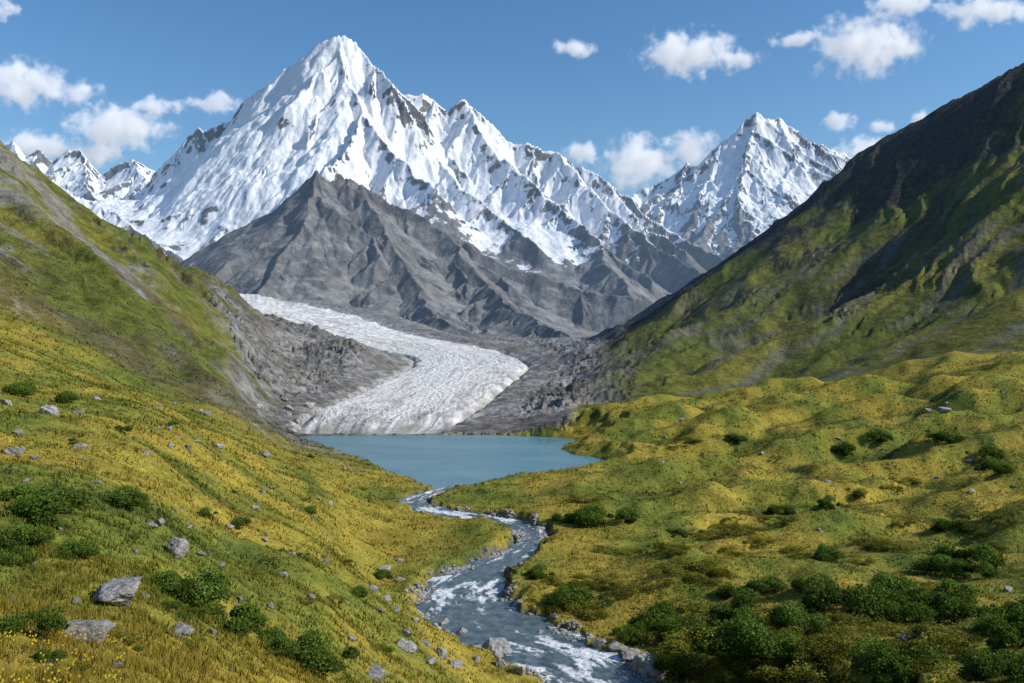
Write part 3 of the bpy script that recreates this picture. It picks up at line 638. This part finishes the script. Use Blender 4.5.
# ---------------------------------------------------------------- boulders
def rock_mesh(seed,sub=4):
    r=np.random.RandomState(seed)
    bm=bmesh.new(); bmesh.ops.create_icosphere(bm,subdivisions=sub,radius=1)
    P=np.array([v.co[:] for v in bm.verts])
    for i in range(15):
        n=r.normal(size=3); n/=np.linalg.norm(n); o=r.uniform(.45,.85)
        e=np.maximum(0,P@n-o); P=P-e[:,None]*n*0.99
    dsp=fbm(P[:,0]*2.2+P[:,2]*1.3,P[:,1]*2.2-P[:,2]*1.7,5,seed,.65)
    P=P*(1+0.20*dsp[:,None]); P[:,2]*=0.74
    for v,c in zip(bm.verts,P): v.co=c
    me=bpy.data.meshes.new('boulder'); bm.to_mesh(me); bm.free(); return me
m,nt=mat_new('lichen_granite')
tc=nt.add('ShaderNodeTexCoord'); ob=tc.outputs['Object']
n1=nt.noise(ob,3.0,8,.7); n2=nt.noise(ob,1.2,4,.6); n3=nt.noise(ob,14,4,.6)
col=nt.mix(nt.ramp(n1,.35,.65),(0.16,0.155,0.145,1),(0.46,0.44,0.41,1))
col=nt.mix(nt.ramp(n2,.55,.7,0,.6),col,(0.15,0.145,0.09,1))
col=nt.mix(nt.ramp(n3,.52,.68,0,.6),col,(0.07,0.068,0.06,1))
b=nt.add('ShaderNodeBump',Strength=1.0,Distance=0.3,Height=n1)
p=nt.add('ShaderNodeBsdfPrincipled'); nt.set(p.inputs['Base Color'],col); p.inputs['Roughness'].default_value=0.9; nt.l.new(b.outputs[0],p.inputs['Normal']); finish(nt,p.outputs[0])
rmat=m
RM=[rock_mesh(300+i,5 if i<2 else 4) for i in range(7)]
for q_ in RM: q_.materials.append(rmat)
rocks=[(110,604,64),(80,642,56),(45,414,27),(173,555,30),(158,526,16),(177,635,28),(12,456,24),(34,460,12),(78,449,15),(96,483,10),(150,529,12),(384,574,17),(404,651,24),(373,680,28),(494,656,34),(443,630,16),(645,672,36),(75,605,11),(115,668,15),(145,455,10),(240,520,9),(283,577,12),(325,563,9),(135,553,9),(200,556,10),(905,642,16),(922,641,18),(945,415,14),(930,413,9),(1010,592,12),(970,465,9),(972,494,9),(205,577,9),(95,400,10),(168,430,9),(270,489,8),(330,505,7),(398,562,9),(372,592,11),(400,582,10),(386,600,12),(396,612,10),(418,585,8),(405,636,14),(425,645,12),(440,658,16),(455,668,18),(475,662,14),(520,676,20),(548,683,16),(600,648,16),(618,655,18),(590,640,10),(630,664,22),(660,678,20),(430,578,9),(448,571,8),(470,563,8),(380,612,10),(555,620,10),(575,629,10),(520,603,8),(212,635,12),(240,600,9),(60,530,9),(30,520,8),(310,600,9),(430,665,14),(350,640,11),(15,435,14),(5,405,14),(40,640,9),(10,600,10),(462,640,14),(500,668,18),(540,640,12),(415,622,12),(530,622,10),(480,600,8)]
rr=random.Random(9)
for k in range(65):
    rocks.append((rr.uniform(-10,330),rr.uniform(400,685),rr.uniform(4,13)))
for k in range(25):
    rocks.append((rr.uniform(640,1024),rr.uniform(390,660),rr.uniform(3,8)))
for i,(px,py,w) in enumerate(rocks):
    q_=place(px,py)
    if q_ is None: continue
    x,y,z,d=q_; R=w*d/F*0.55
    zz_=z if samp(wd,px,d)>0 else -0.25*R
    o=add_obj('boulder',RM[i%7],None); o.location=(x,y+R*.4,zz_+R*0.18); o.scale=(R,R*rr.uniform(.7,1),R*rr.uniform(.8,1.1)); o.rotation_euler=(rr.uniform(-.25,.25),rr.uniform(-.25,.25),rr.uniform(0,6.28))
    near_w=samp(wd,px,d)<3
    o['label']=('wet grey stone at the edge of the stream' if near_w else ('large pale grey boulder resting in the grass' if w>20 else 'small grey rock lying in the grass'))
    o['category']='rock'; o['group']='rocks scattered along the stream' if near_w else 'rocks scattered over the meadow'
bm=bmesh.new(); bmesh.ops.create_icosphere(bm,subdivisions=1,radius=1); base=np.array([v.co[:] for v in bm.verts]); fc=np.array([[v.index for v in f.verts] for f in bm.faces]); bm.free()
NPB=9000; u=rng.randint(0,len(tq),NPB); side=rng.rand(NPB)<0.6
pk=fbm(u/14.0,side*7.0+0.3,3,120); u=u[pk>0.0]; side=side[pk>0.0]; NPB=len(u)
E=np.where(side[:,None],SLs[u],SRs[u]); out=(E-SC[u]); out/=np.hypot(out[:,0],out[:,1])[:,None]
E=E+out*rng.normal(-0.1,0.9,NPB)[:,None]
epx=E[:,0]/E[:,1]*F+CX; ez=samp(Z,epx,E[:,1]); sz=rng.uniform(.08,.48,NPB)
jit=rng.uniform(.65,1.2,(NPB,len(base),1))
Vp=base[None]*jit*sz[:,None,None]*np.stack([rng.uniform(.8,1.4,NPB),rng.uniform(.8,1.4,NPB),rng.uniform(.5,.9,NPB)],-1)[:,None,:]+np.stack([E[:,0],E[:,1],np.maximum(ez,-0.1)+sz*.15],-1)[:,None,:]
ff=(fc[None]+np.arange(NPB)[:,None,None]*len(base)).ravel()
me=new_mesh('pebbles',Vp.reshape(-1,3),ff,3,False)
add_obj('pebbles',me,rmat,kind='stuff',label='grey pebbles and stones lining the stream banks',category='pebbles')
NF=1200; fpx=rng.uniform(-60,130,NF); fd=np.exp(rng.uniform(math.log(9),math.log(22),NF)); cl=fbm((fpx-CX)/F*fd/2,fd/2,2,131)>0.1
fpx=fpx[cl]; fd=fd[cl]; NF=len(fpx); fx_=(fpx-CX)/F*fd; fz=samp(Z,fpx,fd)+rng.uniform(.2,.42,NF)
Vf=np.zeros((NF,5,3)); ce=np.stack([fx_,fd,fz],-1)
for k in range(5):
    a=k*2*np.pi/5+rng.rand(NF)*.5; Vf[:,k]=ce+np.stack([np.cos(a)*.02,np.sin(a)*.015,np.sin(a)*.018],-1)
me=new_mesh('wildflowers',Vf.reshape(-1,3),np.arange(NF*5),5,False)
m,nt=mat_new('yellow_petals'); tc=nt.add('ShaderNodeTexCoord'); n1=nt.noise(tc.outputs['Object'],2,2)
d_=nt.add('ShaderNodeBsdfDiffuse',Color=nt.mix(n1,(0.65,0.42,0.02,1),(0.75,0.60,0.06,1))); finish(nt,d_.outputs[0])
add_obj('wildflowers',me,m,kind='stuff',label='tiny yellow wildflowers in the grass',category='flowers')
print('veg',time.time()-T0)

# ---------------------------------------------------------------- clouds
clouds=[(18,84,78,44),(72,93,52,24),(118,127,94,38),(38,146,74,26),(94,153,54,28),(157,106,44,18),(216,103,44,20),(4,8,26,20),(575,48,42,16),(688,54,92,38),(742,58,42,16),(582,153,40,22),(640,162,76,50),(694,150,54,34),(866,46,104,50),(838,122,34,18),(881,127,28,12),(900,4,62,22),(985,10,78,28),(955,113,46,18),(868,156,72,34),(795,40,40,14),(920,118,26,14)]
m,nt=mat_new('cloud_vapour')
tc=nt.add('ShaderNodeTexCoord'); g=nt.add('ShaderNodeNewGeometry')
ln=nt.add('ShaderNodeVectorMath',_operation='LENGTH'); nt.l.new(tc.outputs['Object'],ln.inputs[0])
n1=nt.noise(g.outputs['Position'],0.0032,4,.62)
val=nt.math('SUBTRACT',nt.math('MULTIPLY_ADD',n1,2.7,-0.97),ln.outputs['Value'])
den=nt.ramp(val,-0.45,0.50,0.0,0.011)
pv=nt.add('ShaderNodeVolumePrincipled'); pv.inputs['Color'].default_value=(1,1,1,1); nt.set(pv.inputs['Density'],den); pv.inputs['Anisotropy'].default_value=0.0
pv.inputs['Emission Color'].default_value=(0.80,0.87,1.0,1); nt.set(pv.inputs['Emission Strength'],nt.math('MULTIPLY',den,0.40))  # added glow stands in for light scattered many times inside the cloud
out=nt.add('ShaderNodeOutputMaterial'); nt.l.new(pv.outputs[0],out.inputs['Volume'])
try: m.cycles.volume_step_rate=2.5
except Exception as e: print('steprate',e)
bm=bmesh.new(); bmesh.ops.create_icosphere(bm,subdivisions=3,radius=1.15); cme=bpy.data.meshes.new('cloud'); bm.to_mesh(cme); bm.free(); cme.materials.append(m)
for px,py,w,h in clouds:
    d=16000; x,y,z=Wp((px,py,d)); o=add_obj('cloud',cme,None); o.location=(x,y,z); o.scale=(w/F*d*.62,w/F*d*.4,h/F*d*.66)
    o['label']='small white cumulus cloud floating in blue sky'; o['category']='cloud'; o['group']='white clouds above the peaks'

# ---------------------------------------------------------------- light, sky, camera
sdir=Vector((0.82,-0.12,0.56)).normalized()
el=math.asin(sdir.z); az=math.atan2(sdir.x,sdir.y)
sl=bpy.data.lights.new('sun','SUN'); sl.energy=5.0; sl.angle=math.radians(0.5); sl.color=(1,0.955,0.88)
so=bpy.data.objects.new('sun',sl); scene.collection.objects.link(so); so.rotation_euler=sdir.to_track_quat('Z','Y').to_euler()
w=bpy.data.worlds.new('World'); scene.world=w; w.use_nodes=True; w.node_tree.nodes.clear(); nt=NT(w.node_tree)
sky=nt.add('ShaderNodeTexSky',_sky_type='NISHITA'); sky.sun_disc=False; sky.sun_elevation=el; sky.sun_rotation=az; sky.altitude=300; sky.air_density=1.1; sky.dust_density=0.6; sky.ozone_density=3.0
hs=nt.add('ShaderNodeHueSaturation'); hs.inputs['Saturation'].default_value=1.22; nt.l.new(sky.outputs[0],hs.inputs['Color'])
bg=nt.add('ShaderNodeBackground',Strength=0.135); nt.l.new(hs.outputs[0],bg.inputs[0])
o_=nt.add('ShaderNodeOutputWorld'); nt.l.new(bg.outputs[0],o_.inputs[0])
cam=bpy.data.cameras.new('camera'); cam.lens=30; cam.sensor_width=36; cam.clip_start=0.5; cam.clip_end=60000
co=bpy.data.objects.new('camera',cam); co.location=(0,0,ZC); co.rotation_euler=(math.radians(90),0,0); scene.collection.objects.link(co); scene.camera=co
print('done',time.time()-T0,cnt)
